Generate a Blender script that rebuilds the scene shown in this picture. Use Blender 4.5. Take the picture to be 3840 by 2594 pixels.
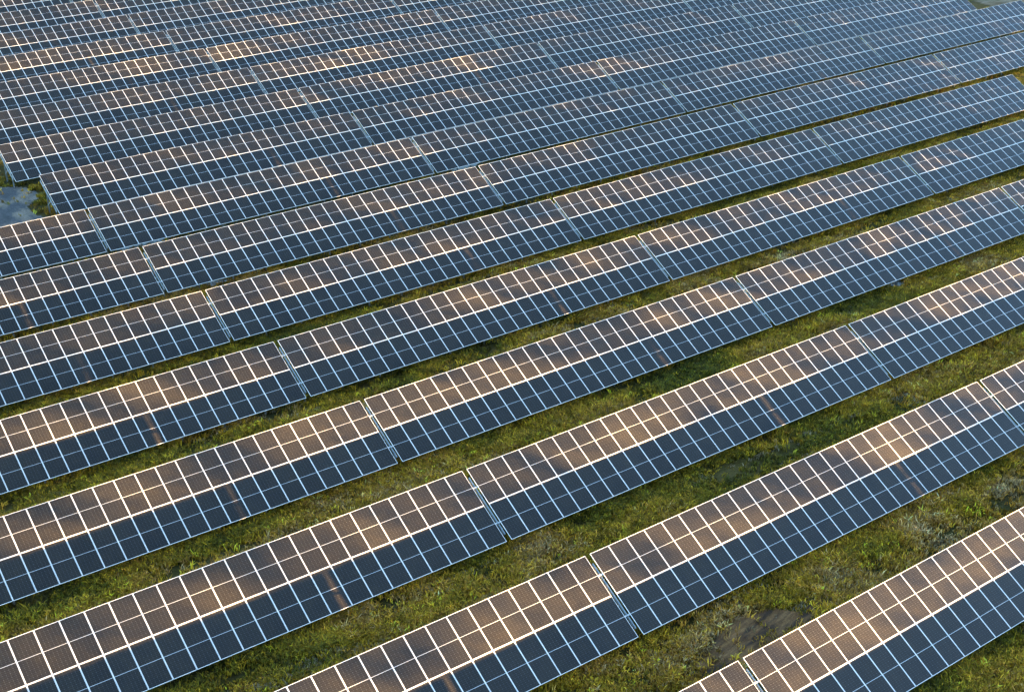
import bpy, bmesh, math, random
import numpy as np
from mathutils import Matrix, Vector, Euler

S = bpy.context.scene
for o in list(bpy.data.objects):
    bpy.data.objects.remove(o)
COL = S.collection
rng = np.random.default_rng(7)
random.seed(7)
R = math.radians

# ------------------------------------------------------------------ camera
FOC = 5.020798
CAM_ROT = Matrix(((0.8101476, 0.2723222, -0.5191353),
                  (-0.5862224, 0.3732732, -0.7190344),
                  (-0.0020297, 0.8868527, 0.4620477)))
CAM_POS = Vector((-31.35923, -28.82083, 42.42065))
cam = bpy.data.cameras.new('camera')
cam_ob = bpy.data.objects.new('camera', cam)
COL.objects.link(cam_ob)
cam_ob.matrix_world = Matrix.Translation(CAM_POS) @ CAM_ROT.to_4x4()
cam.sensor_width = 36.0
cam.lens = FOC * 1000 / 3840 * 36
cam.clip_start = 0.5
cam.clip_end = 6000
S.camera = cam_ob

# ------------------------------------------------------------------ light
SUN_EL, SUN_AZ = R(4.8), R(126.4)          # azimuth from +Y towards +X
SUN_DIR = Vector((math.sin(SUN_AZ) * math.cos(SUN_EL), math.cos(SUN_AZ) * math.cos(SUN_EL), math.sin(SUN_EL)))
world = bpy.data.worlds.new('World')
S.world = world
world.use_nodes = True
wn, wl = world.node_tree.nodes, world.node_tree.links
sky = wn.new('ShaderNodeTexSky')
sky.sky_type = 'NISHITA'
sky.sun_disc = False
sky.sun_elevation = SUN_EL
sky.sun_rotation = SUN_AZ
sky.air_density = 1.0
sky.dust_density = 0.5
sky.ozone_density = 2.4
bg = wn['Background']
bg.inputs['Strength'].default_value = 0.06
# thin drifting cloud, brighter and greyer than the blue between
tc = wn.new('ShaderNodeTexCoord')
mp = wn.new('ShaderNodeMapping')
mp.inputs['Scale'].default_value = (5.0, 9.0, 6.0)
mp.inputs['Rotation'].default_value = (0.3, 0.2, 0.6)
cn = wn.new('ShaderNodeTexNoise')
cn.inputs['Scale'].default_value = 1.6
cn.inputs['Detail'].default_value = 5.0
cr = wn.new('ShaderNodeValToRGB')
cr.color_ramp.elements[0].position = 0.46
cr.color_ramp.elements[1].position = 0.72
cr.color_ramp.elements[1].color = (0.6, 0.6, 0.6, 1)
mx = wn.new('ShaderNodeMix')
mx.data_type = 'RGBA'
mx.blend_type = 'MIX'
gain = wn.new('ShaderNodeMix')
gain.data_type = 'RGBA'
gain.blend_type = 'MULTIPLY'
gain.inputs[0].default_value = 1.0
gain.inputs[7].default_value = (1.9, 1.65, 1.45, 1)
wl.new(tc.outputs['Generated'], mp.inputs[0])
wl.new(mp.outputs[0], cn.inputs['Vector'])
wl.new(cn.outputs[0], cr.inputs[0])
wl.new(cr.outputs[0], mx.inputs[0])
wl.new(sky.outputs[0], gain.inputs[6])
wl.new(sky.outputs[0], mx.inputs[6])
wl.new(gain.outputs[2], mx.inputs[7])
wl.new(mx.outputs[2], bg.inputs[0])

sun = bpy.data.lights.new('sun', 'SUN')
sun.energy = 4.6
sun.angle = R(0.53)
sun.color = (1.0, 0.60, 0.22)
sun_ob = bpy.data.objects.new('sun', sun)
COL.objects.link(sun_ob)
sun_ob.rotation_euler = SUN_DIR.to_track_quat('Z', 'Y').to_euler()
sun_ob.location = SUN_DIR * 300

S.view_settings.view_transform = 'Standard'
S.view_settings.look = 'None'
S.view_settings.exposure = 4.7
S.view_settings.gamma = 1.0

# ------------------------------------------------------------------ layout
TILT = 0.4832709
PITCH = 9.859255
GAP = 0.3298886
SLOPE = 4.686922
PP = 1.15
NCOL = 26
PER = NCOL * PP - 0.02 + GAP
ZC = 1.9                                   # height of a table's centre line
X0 = [-56.7336, -57.3260, -57.8592, -58.4399, -59.0463, -59.5493, -60.0876, -60.6111,
      -61.1978, -61.6867, -62.2808, -62.8428, -63.3900, -64.0057, -64.5425]


def row_x0(k):
    if k < 0:
        return X0[0] + 60 - 0.56 * k
    if k > 14:
        return X0[14] + 60 - 0.56 * (k - 14)
    return X0[k] + 60


TC = (-0.00264, 0.0063545, 0.2054765, -0.0870372, -0.130993, 0.0704244, -0.0155023)


def terr(x, y):
    """gentle rise and fall of the field"""
    X = np.clip((x - 80) / 60, -2.4, 1.2)
    Y = np.clip((y - 60) / 60, -1.4, 1.9)
    return (TC[0] * X * Y + TC[1] * X * X + TC[2] * Y * Y + TC[3] * X ** 3 + TC[4] * X * X * Y
            + TC[5] * X * Y * Y + TC[6] * Y ** 3)


def project(P):
    """pixel of a world point in a 3840 x 2594 frame (used only for words and for how dense the grass is)"""
    P = np.asarray(P, float) - np.array(CAM_POS)
    q = P @ np.array(CAM_ROT)
    w = np.maximum(-q[..., 2], 1e-3)
    return 1920 + FOC * 1000 * q[..., 0] / w, 1297 - FOC * 1000 * q[..., 1] / w, -q[..., 2]


def ground_at(px, py):
    d = np.array(CAM_ROT) @ np.array([(px - 1920) / (FOC * 1000), -(py - 1297) / (FOC * 1000), -1.0])
    t = -CAM_POS.z / d[2]
    for _ in range(6):
        p = np.array(CAM_POS) + t * d
        t = (terr(p[0], p[1]) - CAM_POS.z) / d[2]
    p = np.array(CAM_POS) + t * d
    return float(p[0]), float(p[1])


# ------------------------------------------------------------------ materials
def new_mat(name):
    m = bpy.data.materials.new(name)
    m.use_nodes = True
    nt = m.node_tree
    return m, nt, nt.nodes, nt.links, nt.nodes['Principled BSDF']


def noise(nt, vec, scale, detail=3.0, rough=0.55, w=None):
    n = nt.nodes.new('ShaderNodeTexNoise')
    n.inputs['Scale'].default_value = scale
    n.inputs['Detail'].default_value = detail
    n.inputs['Roughness'].default_value = rough
    if vec is not None:
        nt.links.new(vec, n.inputs['Vector'])
    return n.outputs[0]


def ramp(nt, fac, stops):
    r = nt.nodes.new('ShaderNodeValToRGB')
    e = r.color_ramp.elements
    while len(e) < len(stops):
        e.new(0.5)
    for i, (p, c) in enumerate(stops):
        e[i].position = p
        e[i].color = (c, c, c, 1) if isinstance(c, (int, float)) else (*c, 1)
    nt.links.new(fac, r.inputs[0])
    return r.outputs[0]


def mixc(nt, fac, a, b, mode='MIX'):
    m = nt.nodes.new('ShaderNodeMix')
    m.data_type = 'RGBA'
    m.blend_type = mode
    for sock, v in ((0, fac), (6, a), (7, b)):
        if isinstance(v, (int, float)):
            m.inputs[sock].default_value = v
        elif isinstance(v, tuple):
            m.inputs[sock].default_value = (*v, 1)
        else:
            nt.links.new(v, m.inputs[sock])
    return m.outputs[2]


def math_n(nt, op, a, b=None, c=None):
    m = nt.nodes.new('ShaderNodeMath')
    m.operation = op
    for i, v in enumerate((a, b, c)):
        if v is None:
            continue
        if isinstance(v, (int, float)):
            m.inputs[i].default_value = v
        else:
            nt.links.new(v, m.inputs[i])
    return m.outputs[0]


def scaled(nt, vec, s):
    m = nt.nodes.new('ShaderNodeMapping')
    m.inputs['Scale'].default_value = s
    nt.links.new(vec, m.inputs[0])
    return m.outputs[0]


def simple(name, col, rough=0.5, metal=0.0, var=0.0, vscale=4.0):
    m, nt, N, L, P = new_mat(name)
    P.inputs['Roughness'].default_value = rough
    P.inputs['Metallic'].default_value = metal
    if var:
        g = N.new('ShaderNodeNewGeometry')
        f = noise(nt, g.outputs['Position'], vscale, 4)
        c = mixc(nt, f, tuple(v * (1 - var) for v in col), tuple(min(1, v * (1 + var)) for v in col))
        L.new(c, P.inputs['Base Color'])
    else:
        P.inputs['Base Color'].default_value = (*col, 1)
    return m


def make_glass():
    """cells behind dusty glass: two half-cut fields of 6 x 12 cells, pale gap lines, white margin and centre line"""
    m, nt, N, L, P = new_mat('solar_cells')
    uv = N.new('ShaderNodeUVMap')
    sep = N.new('ShaderNodeSeparateXYZ')
    L.new(uv.outputs[0], sep.inputs[0])
    u, v = sep.outputs[0], sep.outputs[1]      # metres from the lower left corner of the glass
    GW, GH = 1.098, 2.2975

    def line(coord, period, off, half):
        a = math_n(nt, 'ADD', coord, -off)
        b = math_n(nt, 'PINGPONG', a, period / 2)
        return math_n(nt, 'LESS_THAN', b, half)
    cu = line(u, 0.1777, 0.009, 0.0022)
    cv = line(v, 0.0932, 0.010, 0.0022)
    bus = line(u, 0.1777 / 5, 0.009, 0.0007)
    grid = math_n(nt, 'MAXIMUM', cu, cv)
    # white diamonds where the chamfered cell corners meet
    du = math_n(nt, 'PINGPONG', math_n(nt, 'ADD', u, -0.009), 0.1777 / 2)
    dv = math_n(nt, 'PINGPONG', math_n(nt, 'ADD', v, -0.010), 0.0932)
    dia = math_n(nt, 'LESS_THAN', math_n(nt, 'ADD', du, dv), 0.013)
    mid = math_n(nt, 'LESS_THAN', math_n(nt, 'ABSOLUTE', math_n(nt, 'ADD', v, -GH / 2)), 0.0075)
    eu = math_n(nt, 'GREATER_THAN', math_n(nt, 'ABSOLUTE', math_n(nt, 'ADD', u, -GW / 2)), GW / 2 - 0.005)
    ev = math_n(nt, 'GREATER_THAN', math_n(nt, 'ABSOLUTE', math_n(nt, 'ADD', v, -GH / 2)), GH / 2 - 0.006)
    edge = math_n(nt, 'MAXIMUM', eu, ev)
    white = math_n(nt, 'MAXIMUM', mid, edge)
    oi = N.new('ShaderNodeObjectInfo')
    cell = mixc(nt, oi.outputs['Random'], (0.0035, 0.0055, 0.009), (0.005, 0.0075, 0.012))
    cell = mixc(nt, math_n(nt, 'MULTIPLY', bus, 0.25), cell, (0.07, 0.075, 0.085))
    cell = mixc(nt, math_n(nt, 'MULTIPLY', grid, 0.6), cell, (0.10, 0.105, 0.115))
    cell = mixc(nt, dia, cell, (0.13, 0.135, 0.145))
    base = mixc(nt, white, cell, (0.78, 0.79, 0.80))
    # a thin film of dust, thicker here and there, with rain-washed blotches
    g = N.new('ShaderNodeNewGeometry')
    pos = g.outputs['Position']
    d1 = noise(nt, pos, 0.35, 4, 0.6)
    d2 = noise(nt, pos, 2.2, 5, 0.65)
    film = math_n(nt, 'MULTIPLY_ADD', d1, 0.026, 0.012)
    film = math_n(nt, 'ADD', film, math_n(nt, 'MULTIPLY', ramp(nt, d2, [(0.5, 0.0), (0.68, 1.0)]), 0.008))
    film = math_n(nt, 'ADD', film, math_n(nt, 'MULTIPLY', oi.outputs['Random'], 0.005))
    base = mixc(nt, film, base, (0.60, 0.44, 0.19))
    L.new(base, P.inputs['Base Color'])
    P.inputs['Roughness'].default_value = 0.16
    P.inputs['IOR'].default_value = 1.31
    return m


M = {}
M['glass'] = make_glass()
M['frame'] = simple('anodised_frame', (0.86, 0.83, 0.78), 0.42, 0.0, 0.04, 3)
M['steel'] = simple('galvanised_steel', (0.40, 0.43, 0.44), 0.5, 0.3, 0.12, 6)
M['post'] = simple('post_steel', (0.30, 0.32, 0.33), 0.55, 0.5, 0.15, 5)  # a darker grey than the rafters and purlins


def make_ground():
    m, nt, N, L, P = new_mat('field_ground')
    g = N.new('ShaderNodeNewGeometry')
    pos = g.outputs['Position']
    st = scaled(nt, pos, (0.35, 1.0, 1.0))     # streaks run along the rows, as the mower does
    big = noise(nt, st, 0.22, 4, 0.6)
    mid = noise(nt, st, 1.3, 6, 0.65)
    fine = noise(nt, pos, 9.0, 6, 0.75)
    c = ramp(nt, big, [(0.30, (0.030, 0.028, 0.006)), (0.48, (0.070, 0.050, 0.010)), (0.62, (0.13, 0.080, 0.018)), (0.8, (0.12, 0.064, 0.022))])
    c2 = ramp(nt, mid, [(0.3, (0.02, 0.02, 0.008)), (0.5, (0.06, 0.055, 0.014)), (0.7, (0.14, 0.105, 0.04))])
    c = mixc(nt, 0.55, c, c2)
    soil = ramp(nt, noise(nt, st, 0.5, 5, 0.6), [(0.60, 0.0), (0.72, 0.8)])
    c = mixc(nt, soil, c, (0.17, 0.09, 0.04))
    c = mixc(nt, 1.0, c, ramp(nt, fine, [(0.25, 0.45), (0.6, 1.15)]), 'MULTIPLY')
    # the dry pale ground beyond the array's far edge
    at = N.new('ShaderNodeAttribute')
    at.attribute_name = 'dry'
    pale = ramp(nt, noise(nt, scaled(nt, pos, (0.5, 1.4, 1)), 0.7, 6, 0.7), [(0.3, (0.07, 0.05, 0.02)), (0.5, (0.18, 0.14, 0.09)), (0.7, (0.27, 0.22, 0.17))])
    f = ramp(nt, math_n(nt, 'ADD', at.outputs['Fac'], math_n(nt, 'MULTIPLY_ADD', mid, 0.9, -0.45)), [(0.45, 0.0), (0.6, 1.0)])
    c = mixc(nt, f, c, pale)
    L.new(c, P.inputs['Base Color'])
    P.inputs['Roughness'].default_value = 0.95
    P.inputs['Specular IOR Level'].default_value = 0.1
    b = N.new('ShaderNodeBump')
    b.inputs['Strength'].default_value = 0.9
    b.inputs['Distance'].default_value = 0.12
    L.new(math_n(nt, 'ADD', fine, mid), b.inputs['Height'])
    L.new(b.outputs[0], P.inputs['Normal'])
    return m


def make_gravel():
    m, nt, N, L, P = new_mat('gravel')
    g = N.new('ShaderNodeNewGeometry')
    pos = g.outputs['Position']
    a = noise(nt, scaled(nt, pos, (1, 0.6, 1)), 0.42, 6, 0.68)
    b = noise(nt, pos, 7, 5, 0.8)
    c = ramp(nt, a, [(0.36, (0.030, 0.030, 0.032)), (0.48, (0.065, 0.063, 0.062)), (0.56, (0.17, 0.13, 0.095)), (0.72, (0.27, 0.22, 0.17))])
    c = mixc(nt, 1.0, c, ramp(nt, b, [(0.3, 0.5), (0.66, 1.5)]), 'MULTIPLY')
    L.new(c, P.inputs['Base Color'])
    P.inputs['Roughness'].default_value = 0.95
    bm_ = N.new('ShaderNodeBump')
    bm_.inputs['Strength'].default_value = 0.8
    bm_.inputs['Distance'].default_value = 0.06
    L.new(b, bm_.inputs['Height'])
    L.new(bm_.outputs[0], P.inputs['Normal'])
    return m


SOIL_ROT = -0.22


def make_soil():
    m, nt, N, L, P = new_mat('bare_soil')
    g = N.new('ShaderNodeNewGeometry')
    pos = g.outputs['Position']
    rt = N.new('ShaderNodeMapping')
    rt.inputs['Rotation'].default_value = (0, 0, SOIL_ROT)
    L.new(pos, rt.inputs[0])
    a = noise(nt, scaled(nt, rt.outputs[0], (0.35, 1.6, 1)), 1.0, 6, 0.68)
    b = noise(nt, pos, 12, 5, 0.7)
    c = ramp(nt, a, [(0.42, (0.045, 0.019, 0.005)), (0.52, (0.15, 0.064, 0.016)), (0.66, (0.30, 0.145, 0.045))])
    c = mixc(nt, 1.0, c, ramp(nt, b, [(0.3, 0.65), (0.66, 1.25)]), 'MULTIPLY')
    L.new(c, P.inputs['Base Color'])
    P.inputs['Roughness'].default_value = 0.95
    bm_ = N.new('ShaderNodeBump')
    bm_.inputs['Strength'].default_value = 0.7
    bm_.inputs['Distance'].default_value = 0.05
    L.new(b, bm_.inputs['Height'])
    L.new(bm_.outputs[0], P.inputs['Normal'])
    return m


def make_water():
    m, nt, N, L, P = new_mat('puddle_water')
    P.inputs['Base Color'].default_value = (0.10, 0.10, 0.09, 1)
    P.inputs['Roughness'].default_value = 0.06
    P.inputs['IOR'].default_value = 1.33
    g = N.new('ShaderNodeNewGeometry')
    b = N.new('ShaderNodeBump')
    b.inputs['Strength'].default_value = 0.15
    b.inputs['Distance'].default_value = 0.02
    L.new(noise(nt, g.outputs['Position'], 8, 2), b.inputs['Height'])
    L.new(b.outputs[0], P.inputs['Normal'])
    return m


def make_blade():
    m, nt, N, L, P = new_mat('grass_blades')
    a = N.new('ShaderNodeAttribute')
    a.attribute_name = 'tint'
    L.new(a.outputs['Color'], P.inputs['Base Color'])
    P.inputs['Roughness'].default_value = 0.7
    P.inputs['Specular IOR Level'].default_value = 0.2
    return m


M['ground'] = make_ground()
M['gravel'] = make_gravel()
M['soil'] = make_soil()
M['water'] = make_water()
M['blade'] = make_blade()
M['leaf'] = simple('gum_leaves', (0.06, 0.08, 0.035), 0.7, 0, 0.3, 1)
M['bark'] = simple('grey_bark', (0.22, 0.18, 0.14), 0.9, 0, 0.3, 3)


# ------------------------------------------------------------------ mesh helpers
def obj(name, me, parent=None, loc=None, rot=None):
    o = bpy.data.objects.new(name, me)
    COL.objects.link(o)
    if parent is not None:
        o.parent = parent
    if loc is not None:
        o.location = loc
    if rot is not None:
        o.rotation_euler = rot
    return o


def mesh_np(name, V, F, mat, smooth=False):
    """F: (n,4) or (n,3) index array"""
    V = np.ascontiguousarray(V, np.float32)
    F = np.ascontiguousarray(F, np.int32)
    me = bpy.data.meshes.new(name)
    n, k = F.shape
    me.vertices.add(len(V))
    me.vertices.foreach_set('co', V.ravel())
    me.loops.add(n * k)
    me.loops.foreach_set('vertex_index', F.ravel())
    me.polygons.add(n)
    me.polygons.foreach_set('loop_start', np.arange(0, n * k, k, dtype=np.int32))
    me.polygons.foreach_set('loop_total', np.full(n, k, np.int32))
    if smooth:
        me.polygons.foreach_set('use_smooth', np.ones(n, bool))
    me.update(calc_edges=True)
    me.materials.append(mat)
    return me


def bm_box(bm, c, s, rot=None, bevel=0.0):
    vs = bmesh.ops.create_cube(bm, size=1.0)['verts']
    mat = Matrix.Translation(c) @ (rot.to_4x4() if rot else Matrix()) @ Matrix.Diagonal((*s, 1))
    bmesh.ops.transform(bm, matrix=mat, verts=vs)
    if bevel:
        es = list({e for v in vs for e in v.link_edges})
        bmesh.ops.bevel(bm, geom=es, offset=bevel, segments=1, affect='EDGES')


def bm_profile(bm, prof, length, axis_mat):
    """extrude a closed 2-D profile (y,z) along local x from 0 to length"""
    a = [bm.verts.new(axis_mat @ Vector((0, y, z))) for y, z in prof]
    b = [bm.verts.new(axis_mat @ Vector((length, y, z))) for y, z in prof]
    n = len(prof)
    for i in range(n):
        bm.faces.new((a[i], a[(i + 1) % n], b[(i + 1) % n], b[i]))
    bm.faces.new(a[::-1])
    bm.faces.new(b)


def bm_mesh(name, bm, mat):
    bmesh.ops.recalc_face_normals(bm, faces=bm.faces)
    me = bpy.data.meshes.new(name)
    bm.to_mesh(me)
    bm.free()
    me.materials.append(mat)
    return me


def bar_matrix(a, b, up=Vector((0, 0, 1))):
    a, b = Vector(a), Vector(b)
    x = (b - a).normalized()
    y = up.cross(x).normalized()
    z = x.cross(y)
    return Matrix.Translation(a) @ Matrix((x, y, z)).transposed().to_4x4(), (b - a).length


def chan(w, d, t):
    """a C channel, open to -y"""
    return [(-w / 2, -d / 2), (w / 2, -d / 2), (w / 2, d / 2), (-w / 2, d / 2), (-w / 2, d / 2 - t), (w / 2 - t, d / 2 - t), (w / 2 - t, -d / 2 + t), (-w / 2, -d / 2 + t)]


def struct(o):
    o['kind'] = 'structure'
    return o


# ------------------------------------------------------------------ ground
def ground_mesh():
    def axis(lo, hi, step, far):
        core = np.arange(lo, hi + step / 2, step)
        out = [4, 10, 25, 60, 150, 400, 1000, far]
        return np.concatenate([lo - np.array(out[::-1]), core, hi + np.array(out)])
    xs, ys = axis(-70, 160, 1.0, 2500), axis(-30, 200, 1.0, 2500)
    X, Y = np.meshgrid(xs, ys, indexing='ij')
    Z = terr(X, Y)
    Z = Z + 0.05 * np.sin(X * 0.9 + 1.3 * np.sin(Y * 0.7)) * np.sin(Y * 0.8 + 0.5)
    V = np.stack([X, Y, Z], -1).reshape(-1, 3)
    nx, ny = len(xs), len(ys)
    i, j = np.meshgrid(np.arange(nx - 1), np.arange(ny - 1), indexing='ij')
    a = (i * ny + j).ravel()
    F = np.stack([a, a + ny, a + ny + 1, a + 1], 1)
    me = mesh_np('ground', V, F, M['ground'], True)
    dry = np.zeros(len(V), np.float32)
    # array's right-hand edge: beyond it the ground is dry and pale
    edge = np.where(V[:, 1] < 5.4 * PITCH, 95.5, 125.5)
    dry = np.clip((V[:, 0] - edge) / 3.0 + 0.5, 0, 1)
    dry = np.maximum(dry, np.clip((V[:, 1] - 175) / 6, 0, 1))
    at = me.attributes.new('dry', 'FLOAT', 'POINT')
    at.data.foreach_set('value', dry.astype(np.float32))
    return me


gz = lambda x, y: float(terr(x, y) + 0.05 * np.sin(x * 0.9 + 1.3 * np.sin(y * 0.7)) * np.sin(y * 0.8 + 0.5))
struct(obj('ground', ground_mesh()))


def patch(name, pts, mat, lift, step=0.5, wobble=0.5, seed=0, relief=None):
    """an irregular sheet over the ground inside a polygon, finely meshed so that its edge can wander"""
    pts = np.array(pts)
    lo, hi = pts.min(0) - 1, pts.max(0) + 1
    xs, ys = np.arange(lo[0], hi[0], step), np.arange(lo[1], hi[1], step)
    X, Y = np.meshgrid(xs, ys, indexing='ij')
    r = np.random.default_rng(seed)
    ph = r.uniform(0, 6.28, 8)
    fx = X + wobble * (np.sin(Y * 1.1 + ph[0]) + 0.6 * np.sin(Y * 2.7 + X * 1.3 + ph[1]))
    fy = Y + wobble * (np.sin(X * 0.9 + ph[2]) + 0.6 * np.sin(X * 2.3 - Y * 1.1 + ph[3]))
    inside = np.zeros(X.shape, bool)
    n = len(pts)
    for a in range(n):
        x1, y1 = pts[a]
        x2, y2 = pts[(a + 1) % n]
        c = ((y1 > fy) != (y2 > fy)) & (fx < (x2 - x1) * (fy - y1) / (y2 - y1 + 1e-9) + x1)
        inside ^= c
    Z = terr(X, Y) + 0.05 * np.sin(X * 0.9 + 1.3 * np.sin(Y * 0.7)) * np.sin(Y * 0.8 + 0.5) + lift
    if relief is not None:
        Z = Z + relief(X, Y)
    V = np.stack([X, Y, Z], -1).reshape(-1, 3)
    nx, ny = len(xs), len(ys)
    i, j = np.meshgrid(np.arange(nx - 1), np.arange(ny - 1), indexing='ij')
    keep = inside[:-1, :-1] & inside[1:, :-1] & inside[1:, 1:] & inside[:-1, 1:]
    a = (i * ny + j)[keep]
    F = np.stack([a, a + ny, a + ny + 1, a + 1], 1)
    used = np.unique(F)
    remap = -np.ones(len(V), int)
    remap[used] = np.arange(len(used))
    o = obj(name, mesh_np(name, V[used], remap[F], mat, True))
    return struct(o), (xs, ys, inside)


MASKS = []
# grey gravel clearing at the left of the frame (beside the first tables of two rows)
gp = [ground_at(*p) for p in ((-420, 690), (60, 702), (130, 700), (150, 745), (120, 775), (150, 800), (185, 830), (150, 860), (-420, 1000))]
o_, m_ = patch('gravel_clearing', gp, M['gravel'], 0.03, 0.3, 0.25, 3)
MASKS.append(m_)
# churned bare soil with wheel ruts between the two nearest rows
rut_a, rut_b = ground_at(2700, 2430), ground_at(3010, 2300)
rd = np.array(rut_b) - np.array(rut_a)
rd = rd / np.linalg.norm(rd)
rn = np.array([-rd[1], rd[0]])


def ruts(X, Y):
    s = (X - rut_a[0]) * rn[0] + (Y - rut_a[1]) * rn[1]
    t = (X - rut_a[0]) * rd[0] + (Y - rut_a[1]) * rd[1]
    w = s + 0.12 * np.sin(t * 0.8)
    return 0.05 + 0.045 * np.sin(w * 6.28 / 0.75) * (0.6 + 0.4 * np.sin(t * 1.7 + w * 3))


sp = [ground_at(*p) for p in ((2590, 2510), (2640, 2400), (2720, 2330), (2800, 2300), (2900, 2285), (2990, 2285), (3060, 2290), (3060, 2330), (2950, 2400), (2780, 2500), (2640, 2570))]
o_, m_ = patch('bare_soil', sp, M['soil'], 0.0, 0.12, 0.18, 5, ruts)
MASKS.append(m_)
sp2 = [ground_at(*p) for p in ((3000, 2290), (3090, 2235), (3190, 2195), (3230, 2185), (3160, 2240), (3060, 2300))]
o_, m_ = patch('bare_soil', sp2, M['soil'], 0.03, 0.15, 0.12, 6)
MASKS.append(m_)
# shallow puddles that lie under the lower edges of some tables
for i, (px, py, a, b) in enumerate(((500, 925, 1.6, 0.5), (586, 906, 1.3, 0.4), (812, 1062, 0.9, 0.35), (836, 850, 0.6, 0.3),
                                    (1546, 526, 1.0, 0.5), (1757, 628, 1.5, 0.5), (3352, 1062, 0.9, 0.7), (3440, 1036, 0.7, 0.3),
                                    (3310, 1080, 0.5, 0.25), (3545, 990, 0.3, 0.2))):
    cx, cy = ground_at(px, py)
    ang = np.linspace(0, 6.283, 14, endpoint=False)
    rr = 1 + 0.22 * np.sin(ang * 3 + i) + 0.12 * np.sin(ang * 5 + 2 * i)
    pl = [(cx + a * r_ * math.cos(t), cy + b * r_ * math.sin(t)) for t, r_ in zip(ang, rr)]
    z = max(gz(*q) for q in pl) + 0.012
    bm = bmesh.new()
    bm.faces.new([bm.verts.new((x, y, z)) for x, y in pl])
    struct(obj('puddle', bm_mesh('puddle', bm, M['water'])))
    xs_, ys_ = np.arange(cx - a - .3, cx + a + .3, .15), np.arange(cy - b - .3, cy + b + .3, .15)
    XX, YY = np.meshgrid(xs_, ys_, indexing='ij')
    MASKS.append((xs_, ys_, ((XX - cx) / a) ** 2 + ((YY - cy) / b) ** 2 < 0.85))


# ------------------------------------------------------------------ one panel, one support
PW, PH, PT = 1.134, 2.3335, 0.035            # outer size of a panel
FW = 0.019                                   # visible width of its frame


def panel_meshes():
    # frame: a mitred ring with a small chamfer on its outer top edge
    bm = bmesh.new()
    w, h = PW / 2, PH / 2
    prof = [(0, -PT), (0, -0.004), (0.003, 0), (FW, 0), (FW, -0.004), (FW - 0.012, -0.010), (FW - 0.012, -PT)]
    rings = []
    for d, z in prof:
        rings.append([bm.verts.new((sx * (w - d), sy * (h - d), z)) for sx, sy in ((-1, -1), (1, -1), (1, 1), (-1, 1))])
    n = len(prof)
    for i in range(n):
        a, b = rings[i], rings[(i + 1) % n]
        for q in range(4):
            bm.faces.new((a[q], a[(q + 1) % 4], b[(q + 1) % 4], b[q]))
    fr = bm_mesh('frame', bm, M['frame'])
    # laminate: thin slab with UVs in metres
    bm = bmesh.new()
    gw, gh = w - FW + 0.001, h - FW + 0.001
    lay = bm.loops.layers.uv.new('UVMap')
    top = [bm.verts.new((sx * gw, sy * gh, -0.003)) for sx, sy in ((-1, -1), (1, -1), (1, 1), (-1, 1))]
    bot = [bm.verts.new((v.co.x, v.co.y, -0.009)) for v in top]
    f = bm.faces.new(top)
    bm.faces.new(bot[::-1])
    for q in range(4):
        bm.faces.new((top[q], bot[q], bot[(q + 1) % 4], top[(q + 1) % 4]))
    for f in bm.faces:
        for l in f.loops:
            l[lay].uv = (l.vert.co.x + gw, l.vert.co.y + gh)
    me = bpy.data.meshes.new('solar_panel')
    bm.to_mesh(me)
    bm.free()
    me.materials.append(M['glass'])
    return me, fr


CT, ST = math.cos(TILT), math.sin(TILT)


def on_slope(h, drop=0.0):
    """(y, z) at slope position h, 'drop' metres below the panels' top face, relative to the table's base"""
    return h * CT + drop * ST, ZC + h * ST - drop * CT


def support_meshes():
    """rafter, front post, rear post, brace in a plane x = 0"""
    # rafter: C channel, from h=-1.88 to +1.88, its centre 0.185 under the glass
    y0, z0 = on_slope(-1.88, 0.175)
    y1, z1 = on_slope(1.88, 0.175)
    bm = bmesh.new()
    mt, ln = bar_matrix((0, y0, z0), (0, y1, z1), Vector((1, 0, 0)))
    # local y of this frame is across; build channel profile with its open side to -x
    x = Vector((0, y1 - y0, z1 - z0)).normalized()
    yv = Vector((1, 0, 0))
    zv = x.cross(yv)
    mt = Matrix.Translation((0, y0, z0)) @ Matrix((x, yv, zv)).transposed().to_4x4()
    bm_profile(bm, chan(0.055, 0.11, 0.007), ln, mt)
    raf = bm_mesh('rafter', bm, M['steel'])

    def post(h, top_drop):
        y, z = on_slope(h, top_drop)
        bm = bmesh.new()
        prof = [(-0.05, -0.045), (0.05, -0.045), (0.05, -0.037), (0.004, -0.037), (0.004, 0.037), (0.05, 0.037), (0.05, 0.045), (-0.05, 0.045),
                (-0.05, 0.037), (-0.004, 0.037), (-0.004, -0.037), (-0.05, -0.037)]
        mt2 = Matrix.Translation((0.085, y, -0.45)) @ Matrix(((0, 1, 0), (0, 0, 1), (1, 0, 0))).to_4x4()
        bm_profile(bm, prof, z + 0.45, mt2)
        return bm_mesh('post', bm, M['post'])
    front, rear = post(-1.45, 0.20), post(0.72, 0.20)
    ya, za = on_slope(-0.55, 0.235)
    yb, zb = on_slope(0.72, 0.20)
    bm = bmesh.new()
    mt3, ln3 = bar_matrix((0.03, ya, za), (0.03, yb - 0.05, 0.75), Vector((1, 0, 0)))
    bm_profile(bm, [(-0.025, -0.025), (0.025, -0.025), (0.025, 0.025), (-0.025, 0.025)], ln3, mt3)
    brace = bm_mesh('brace', bm, M['steel'])
    return raf, front, rear, brace


def purlin_mesh(h, length):
    y, z = on_slope(h, 0.037 + 0.04)
    bm = bmesh.new()
    rot = Matrix.Rotation(TILT, 3, 'X')
    bm_box(bm, Vector((length / 2 - 0.15, y, z)), (length, 0.09, 0.075), rot, 0.008)
    return bm_mesh('purlin', bm, M['steel'])


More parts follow.
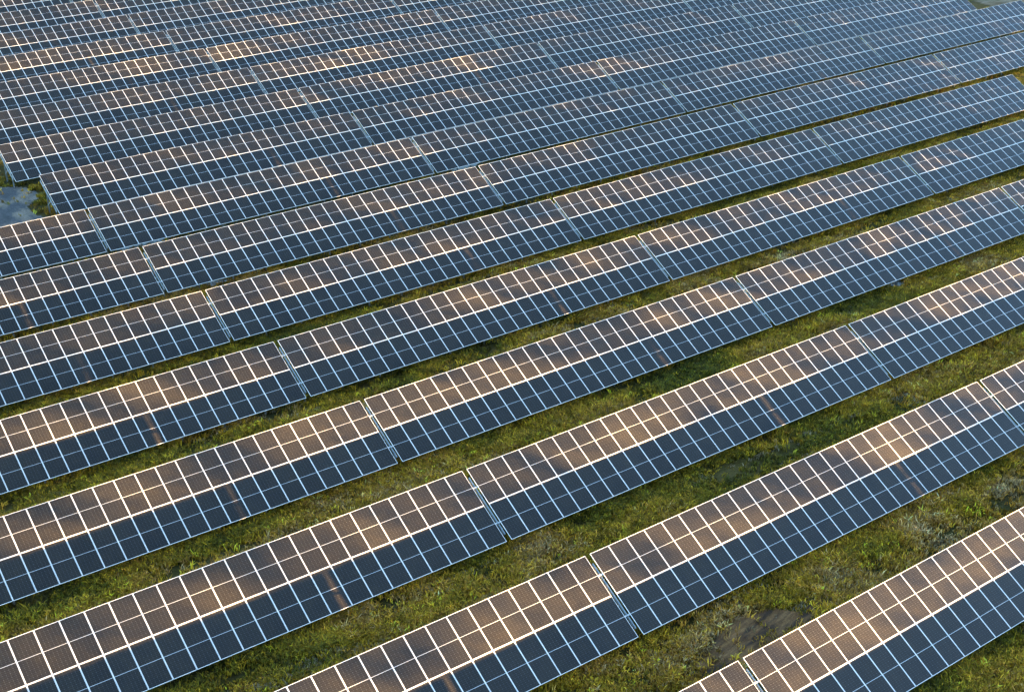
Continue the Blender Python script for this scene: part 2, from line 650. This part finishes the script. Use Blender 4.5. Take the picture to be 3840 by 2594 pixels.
ME_PANEL, ME_FRAME = panel_meshes()
ME_RAF, ME_FRONT, ME_REAR, ME_BRACE = support_meshes()
TLEN = NCOL * PP - 0.02
ME_PURLIN = [purlin_mesh(h, TLEN + 0.30) for h in (-1.17, 1.17)]
NSUP = 11
SUP_STEP = PER / NSUP


def build_prototype():
    """one table with all its parts; its base is at the left end, on the ground under the centre line"""
    root = bpy.data.objects.new('solar_table', None)
    root.empty_display_size = 0.3
    COL.objects.link(root)
    for h in (1, -1):
        for i in range(NCOL):
            y, z = on_slope(h * (PH / 2 + 0.010))
            p = obj('solar_panel', ME_PANEL, root, (i * PP + PW / 2, y, z), (TILT, 0, 0))
            obj('frame', ME_FRAME, p)
    for me in ME_PURLIN:
        obj('purlin', me, root)
    for s in range(NSUP):
        x = -0.085 + s * SUP_STEP
        r = obj('rafter', ME_RAF, root, (x, 0, 0))
        obj('post', ME_FRONT, r)
        obj('post', ME_REAR, r)
        obj('brace', ME_BRACE, r)
    return root


def dup(root):
    r = root.copy()
    COL.objects.link(r)
    for ch in root.children:
        c = ch.copy()
        COL.objects.link(c)
        c.parent = r
        for g in ch.children:
            d = g.copy()
            COL.objects.link(d)
            d.parent = c
    return r


# ------------------------------------------------------------------ all tables
ORD = ['first', 'second', 'third', 'fourth', 'fifth', 'sixth', 'seventh', 'eighth', 'ninth', 'tenth', 'eleventh', 'twelfth',
       'thirteenth', 'fourteenth', 'fifteenth', 'sixteenth', 'seventeenth', 'eighteenth']
spans = []
for k in range(-1, 17):
    for j in range(0 if k < 8 else 1, (3 if k < 6 else 4) + 1):
        xl = row_x0(k) + (j - 1) * PER
        xr = xl + TLEN
        y = k * PITCH
        # which of its panels fall inside the picture
        uu = np.linspace(xl + 0.5, xr - 0.5, 26)
        vis = 0
        for h in (-1.2, 1.2):
            py, pz = on_slope(h)
            u, v, w = project(np.stack([uu, np.full(26, y + py), np.full(26, pz) + terr(uu, y)], -1))
            vis += int(((u > 10) & (u < 3830) & (v > 10) & (v < 2584)).sum())
        u, v, w = project(np.array([[(xl + xr) / 2, y, ZC]]))
        spans.append([k, j, xl, xr, y, vis])
vis_rows = {}
for sp_ in spans:
    if sp_[5] > 0:
        vis_rows.setdefault(sp_[0], []).append(sp_[1])
row_order = sorted(vis_rows)
SPECIAL = {
    (8, 1): 'dark solar table whose free left end faces the grey gravel clearing',
    (9, 1): 'solar table with free left end above a grass strip, behind the gravel clearing',
    (5, 3): 'solar table with free right end beside pale bare ground at right edge',
    (8, 4): 'solar table with free right end below the pale dry ground in the top corner',
    (7, 4): 'solar table running right, just in front of pale dry ground at the top right',
}
proto = build_prototype()
first = True
for k, j, xl, xr, y, vis in spans:
    t = proto if first else dup(proto)
    first = False
    zl, zr = float(terr(xl, y)), float(terr(xr, y))
    t.location = (xl, y, zl)
    t.rotation_euler = (0, -math.atan2(zr - zl, xr - xl), 0)
    for ch in t.children:
        if ch.name.startswith('solar_panel'):
            ch.rotation_euler = (TILT + rng.normal(0, 0.0012), rng.normal(0, 0.0012), 0)
    t['category'] = 'solar array'
    t['group'] = 'solar tables standing in parallel rows'
    if vis:
        r_ = row_order.index(k)
        js = vis_rows[k]
        n, p = len(js), js.index(j)
        rowtxt = 'nearest row, at the bottom right' if r_ == 0 else '%s row from the bottom right corner' % ORD[r_]
        if (k, j) in SPECIAL:
            lab = SPECIAL[(k, j)]
        elif n == 1:
            lab = 'only solar table seen in the %s' % rowtxt
        elif p == 0:
            lab = 'leftmost dark solar table in the %s' % rowtxt
        elif p == n - 1:
            lab = 'rightmost dark solar table in the %s' % rowtxt
        else:
            lab = '%s solar table from the left in the %s' % (ORD[p].capitalize() if False else ORD[p], rowtxt)
    else:
        lab = 'dark solar table of the same field, just outside the picture'
    t['label'] = lab


# ------------------------------------------------------------------ grass
def in_masks(x, y):
    hit = np.zeros(len(x), bool)
    for xs, ys, ins in MASKS:
        dx, dy = xs[1] - xs[0], ys[1] - ys[0]
        i, j = np.round((x - xs[0]) / dx).astype(int), np.round((y - ys[0]) / dy).astype(int)
        ok = (i >= 0) & (j >= 0) & (i < len(xs)) & (j < len(ys))
        hit[ok] |= ins[i[ok], j[ok]]
    return hit


def value_noise(x, y, s, seed):
    r = np.random.default_rng(seed)
    T = r.random((256, 256))
    fx, fy = x / s + 1000, y / s + 1000
    i, j = np.floor(fx).astype(int), np.floor(fy).astype(int)
    a, b = fx - i, fy - j
    a, b = a * a * (3 - 2 * a), b * b * (3 - 2 * b)
    g = lambda p, q: T[p % 256, q % 256]
    return (g(i, j) * (1 - a) + g(i + 1, j) * a) * (1 - b) + (g(i, j + 1) * (1 - a) + g(i + 1, j + 1) * a) * b


def grass():
    xs, ys = [], []
    for k in range(-1, 10):
        n = 80000 if k < 6 else 30000
        x = rng.uniform(-32, 128, n)
        y = k * PITCH - PITCH + rng.uniform(3.2, PITCH - 0.7, n)
        u, v, w = project(np.stack([x, y, terr(x, y) + 0.2], -1))
        ok = (u > -260) & (u < 4100) & (v > -150) & (v < 2850)
        xs.append(x[ok])
        ys.append(y[ok])
    # the grass round the free row ends on the left
    x, y = np.concatenate(xs), np.concatenate(ys)
    ex = [ground_at(rng.uniform(-200, 240), rng.uniform(560, 860)) for _ in range(2500)]
    x = np.concatenate([x, [e[0] for e in ex]])
    y = np.concatenate([y, [e[1] for e in ex]])
    ok = ~in_masks(x + rng.normal(0, 0.2, len(x)), y + rng.normal(0, 0.2, len(x))) | (rng.random(len(x)) < 0.05)
    edge = np.where(y < 5.4 * PITCH, 95.0, 125.0)
    ok &= (x < edge) | (rng.random(len(x)) < 0.12)
    d = value_noise(x * 0.5, y, 0.9, 1) * 0.6 + value_noise(x * 0.4, y, 2.6, 2) * 0.4
    ok &= rng.random(len(x)) < np.clip((d - 0.22) * 2.6, 0.08, 1)
    x, y = x[ok], y[ok]
    n = len(x)
    NB = 9
    off = (y / PITCH) % 1.0                    # where between the rows
    hue = value_noise(x * 0.45, y, 1.6, 3) * 0.55 + value_noise(x * 0.3, y, 5.5, 4) * 0.45
    green = np.clip((off - 0.66) * 3.0, 0, 1)  # greener and darker towards and under a table's lower edge
    hue = np.clip(hue + 0.10 + 0.12 * np.clip((x - 5) / 60, 0, 1) - 0.24 * green + rng.normal(0, 0.13, n), 0, 1)
    stops = np.array([0.0, 0.3, 0.46, 0.6, 0.78, 1.0])
    cols = np.array([(0.050, 0.058, 0.005), (0.140, 0.115, 0.006), (0.300, 0.190, 0.008), (0.460, 0.260, 0.012), (0.440, 0.210, 0.024), (0.45, 0.30, 0.13)])
    col = np.stack([np.interp(hue, stops, cols[:, c]) for c in range(3)], 1)
    col = col * np.exp(rng.normal(-0.12, 0.55, (n, 1)))
    straw = (value_noise(x * 0.15, y, 0.8, 9) > 0.80) & (rng.random(n) < 0.45)
    col[straw] = np.array([0.42, 0.31, 0.17]) * rng.uniform(0.7, 1.2, (straw.sum(), 1))
    z = terr(x, y) + 0.05 * np.sin(x * 0.9 + 1.3 * np.sin(y * 0.7)) * np.sin(y * 0.8 + 0.5)
    size = 0.8 * np.clip(0.14 + 0.36 * value_noise(x, y, 1.1, 6) + rng.normal(0, 0.05, n), 0.1, 0.65)
    size[straw] *= 0.5
    # every blade: a bent quad pair
    X, Y, Z = (np.repeat(q, NB) for q in (x, y, z))
    sz = np.repeat(size, NB) * rng.uniform(0.6, 1.2, n * NB)
    an = rng.uniform(0, 6.283, n * NB)
    lean = rng.uniform(0.15, 1.0, n * NB) * sz
    bx, by = X + rng.normal(0, 0.10, n * NB), Y + rng.normal(0, 0.10, n * NB)
    wd = rng.uniform(0.014, 0.030, n * NB)
    pa = an + 1.5708 + rng.normal(0, 0.5, n * NB)
    wx, wy = np.cos(pa) * wd, np.sin(pa) * wd
    lx, ly = np.cos(an) * lean, np.sin(an) * lean
    P0 = np.stack([bx - wx, by - wy, Z - 0.03], 1)
    P1 = np.stack([bx + wx, by + wy, Z - 0.03], 1)
    P2 = np.stack([bx + wx + lx * 0.4, by + wy + ly * 0.4, Z + sz * 0.65], 1)
    P3 = np.stack([bx - wx + lx * 0.4, by - wy + ly * 0.4, Z + sz * 0.65], 1)
    P4 = np.stack([bx + lx * 1.1, by + ly * 1.1, Z + sz * 0.92], 1)
    m = n * NB
    V = np.stack([P0, P1, P2, P3, P4], 1).reshape(-1, 3)
    b = np.arange(m) * 5
    tri = np.concatenate([np.stack([b, b + 1, b + 2], 1), np.stack([b, b + 2, b + 3], 1), np.stack([b + 3, b + 2, b + 4], 1)])
    me = mesh_np('grass', V, tri, M['blade'])
    tint = np.repeat(col, NB, 0) * rng.uniform(0.75, 1.25, (m, 1))
    tint = np.concatenate([np.clip(tint, 0, 1), np.ones((m, 1))], 1).astype(np.float32)
    ca = me.color_attributes.new('tint', 'FLOAT_COLOR', 'POINT')
    ca.data.foreach_set('color', np.repeat(tint, 5, 0).ravel())
    o = obj('grass', me)
    o['kind'] = 'stuff'
    o['label'] = 'rough green and yellow grass growing between the rows of solar tables'
    o['category'] = 'grass'
    print('grass tufts', n)


grass()

# ------------------------------------------------------------------ the belt of trees on the sun's side of the field
# (outside the frame: the low sun comes through its crowns and dapples the panels)
OPEN = np.array([(100.6, 18.5), (101.7, 18.4), (103.2, 18.5), (103.9, 18.5), (98.0, 17.6), (99.7, 17.5), (101.1, 17.3), (101.9, 17.3), (96.1, 17.7), (98.7, 17.5), (95.0, 16.9), (104.7, 16.8), (105.7, 16.8), (106.9, 16.7), (106.8, 17.8), (106.1, 18.4), (98.5, 16.3), (98.8, 15.9), (101.2, 16.1), (101.6, 15.9), (101.4, 15.3), (101.8, 15.2), (105.8, 15.8), (106.7, 15.5), (94.9, 15.5), (95.6, 15.3), (97.0, 15.3), (100.9, 14.8), (100.8, 14.2), (101.1, 13.5), (101.0, 12.9), (98.3, 13.3), (98.1, 12.4), (100.9, 10.5), (100.8, 10.1), (101.3, 11.8), (70.7, 10.8), (72.5, 11.8), (41.8, 14.4), (41.6, 14.1), (41.5, 14.8), (48.5, 14.3), (44.1, 15.1), (44.1, 13.9), (45.3, 14.1), (45.6, 13.6), (41.7, 13.4), (41.6, 12.8), (41.7, 12.3), (41.5, 13.0), (48.3, 13.5), (46.0, 12.5), (45.5, 12.1), (46.0, 11.8), (52.9, 11.9), (42.0, 11.9), (41.1, 11.8), (41.4, 11.2), (45.4, 11.0), (47.2, 11.3), (50.9, 11.4), (22.7, 16.3), (22.8, 16.1), (22.2, 16.1), (24.1, 16.1), (24.8, 15.9), (16.7, 15.9), (16.8, 16.3), (17.5, 15.8), (22.5, 15.1), (23.0, 15.6), (22.0, 14.8), (28.2, 14.7), (28.1, 14.2), (28.8, 14.3), (29.4, 14.2), (30.7, 14.2), (30.9, 14.0), (31.5, 14.0), (24.9, 14.6), (29.2, 13.9), (31.2, 13.8), (31.5, 13.5), (21.5, 13.7), (21.6, 13.5), (22.4, 13.5), (22.8, 13.6), (23.1, 13.3), (23.8, 13.8), (24.6, 13.6), (25.2, 13.2), (27.2, 13.5), (27.1, 13.1), (27.6, 12.8), (28.1, 12.7), (31.7, 13.2), (30.5, 13.0), (31.6, 12.8), (31.0, 12.4), (21.8, 12.1), (21.4, 11.8), (21.8, 12.3), (27.8, 12.2), (14.1, 15.9), (8.4, 15.7), (8.3, 15.0), (9.0, 15.6), (6.7, 15.1), (16.0, 15.5), (13.6, 14.5), (14.7, 14.6), (15.0, 14.5), (11.6, 15.0), (6.4, 14.7), (5.8, 14.0), (5.9, 14.4), (14.6, 12.9), (14.1, 13.1), (15.0, 13.2), (8.6, 13.6), (2.8, 13.7), (2.3, 13.8), (14.2, 13.5), (3.4, 12.8), (3.1, 12.9), (5.5, 13.3), (5.9, 13.1), (6.6, 13.2), (5.8, 12.7), (6.6, 12.6), (8.6, 12.7), (7.1, 12.3), (8.2, 12.3), (11.2, 12.6), (10.8, 12.3), (11.7, 12.4), (12.2, 12.3), (11.1, 11.7), (12.3, 11.9), (13.3, 12.0), (14.1, 12.1), (13.8, 12.3), (4.9, 12.9), (4.5, 13.1), (7.6, 12.7), (9.4, 12.4)])


def tree_belt():
    ax, la = Vector((0.805, -0.593, 0)), Vector((0.593, 0.805, 0))
    n = 300000
    l = rng.uniform(-60, 165, n)
    z = rng.uniform(3.0, 23.5, n)
    top = 20.5 + 2.0 * value_noise(l, l * 0, 5.0, 21) + 1.0 * value_noise(l, l * 0, 1.8, 22)
    # how much of the sun gets through the crowns: close-set dense trees at the far end, looser ones near the camera
    far = np.clip((l - 62) / 12, 0, 1)
    low = np.clip((15.2 - z) / 1.8, 0, 1)
    near = np.clip((26 - l) / 8, 0, 1)
    T = (0.13 + 0.15 * np.clip((34 - l) / 10, 0, 1)) * (1 - far) + far * (0.025 * low + 0.11 * (1 - low))
    T = T * (1 - 0.62 * near * np.clip((z - 13.6) / 1.2, 0, 1))
    cl = value_noise(l, z, 1.9, 23) * 0.6 + value_noise(l, z, 0.8, 24) * 0.4
    T = np.clip(T * np.exp((cl - 0.5) * 2.4), 0.015, 0.9)
    op = np.zeros(n)
    for a, b in OPEN:
        op = np.maximum(op, np.exp(-(((l - a) / 1.15) ** 2 + ((z - b) / 0.55) ** 2)))
    dens = -np.log(T) / 3.6 * np.clip(1 - 0.72 * op, 0, 1) * (z < top)
    ok = rng.random(n) < dens
    l, z = l[ok], z[ok]
    n = len(l)
    a = 128.3 + rng.normal(0, 1.2, n)
    c = np.stack([ax.x * a + la.x * l, ax.y * a + la.y * l, z], 1)
    s = rng.uniform(0.18, 0.42, n)
    t1 = rng.normal(0, 1, (n, 3))
    t1 /= np.linalg.norm(t1, axis=1, keepdims=True)
    t2 = np.cross(t1, rng.normal(0, 1, (n, 3)))
    t2 /= np.linalg.norm(t2, axis=1, keepdims=True)
    t1, t2 = t1 * s[:, None], t2 * s[:, None] * 0.6
    V = np.stack([c - t1, c - t2, c + t1, c + t2], 1).reshape(-1, 3)
    F = np.arange(n * 4).reshape(-1, 4)
    me = mesh_np('tree_belt', V, F, M['leaf'])
    me.materials.append(M['bark'])
    bm = bmesh.new()
    bm.from_mesh(me)
    for i in range(34):
        li = -58 + i * 6.5 + rng.uniform(-1.5, 1.5)
        for q in range(3):
            aa = 128.3 + rng.uniform(-0.5, 0.5)
            base = Vector((ax.x * aa + la.x * li, ax.y * aa + la.y * li, -0.5))
            tipl = li + (0 if q == 0 else rng.uniform(-2.5, 2.5))
            h0 = 0 if q == 0 else rng.uniform(4, 8)
            p0 = Vector((base.x, base.y, h0 - 0.3))
            p1 = Vector((ax.x * aa + la.x * tipl, ax.y * aa + la.y * tipl, rng.uniform(15, 19) if q == 0 else h0 + rng.uniform(4, 7)))
            ns = len(bm.faces)
            r0 = 0.20 if q == 0 else 0.10
            d = (p1 - p0)
            mt = Matrix.Translation((p0 + p1) / 2) @ d.to_track_quat('Z', 'Y').to_matrix().to_4x4()
            bmesh.ops.create_cone(bm, cap_ends=True, segments=7, radius1=r0, radius2=0.03, depth=d.length, matrix=mt)
            bm.faces.ensure_lookup_table()
            for fi in range(ns, len(bm.faces)):
                bm.faces[fi].material_index = 1
    bm.to_mesh(me)
    bm.free()
    o = obj('tree_belt', me)
    o['kind'] = 'stuff'
    o['label'] = 'belt of loose-crowned trees standing beyond the right side of the field'
    o['category'] = 'trees'


tree_belt()
S.render.engine = 'CYCLES'
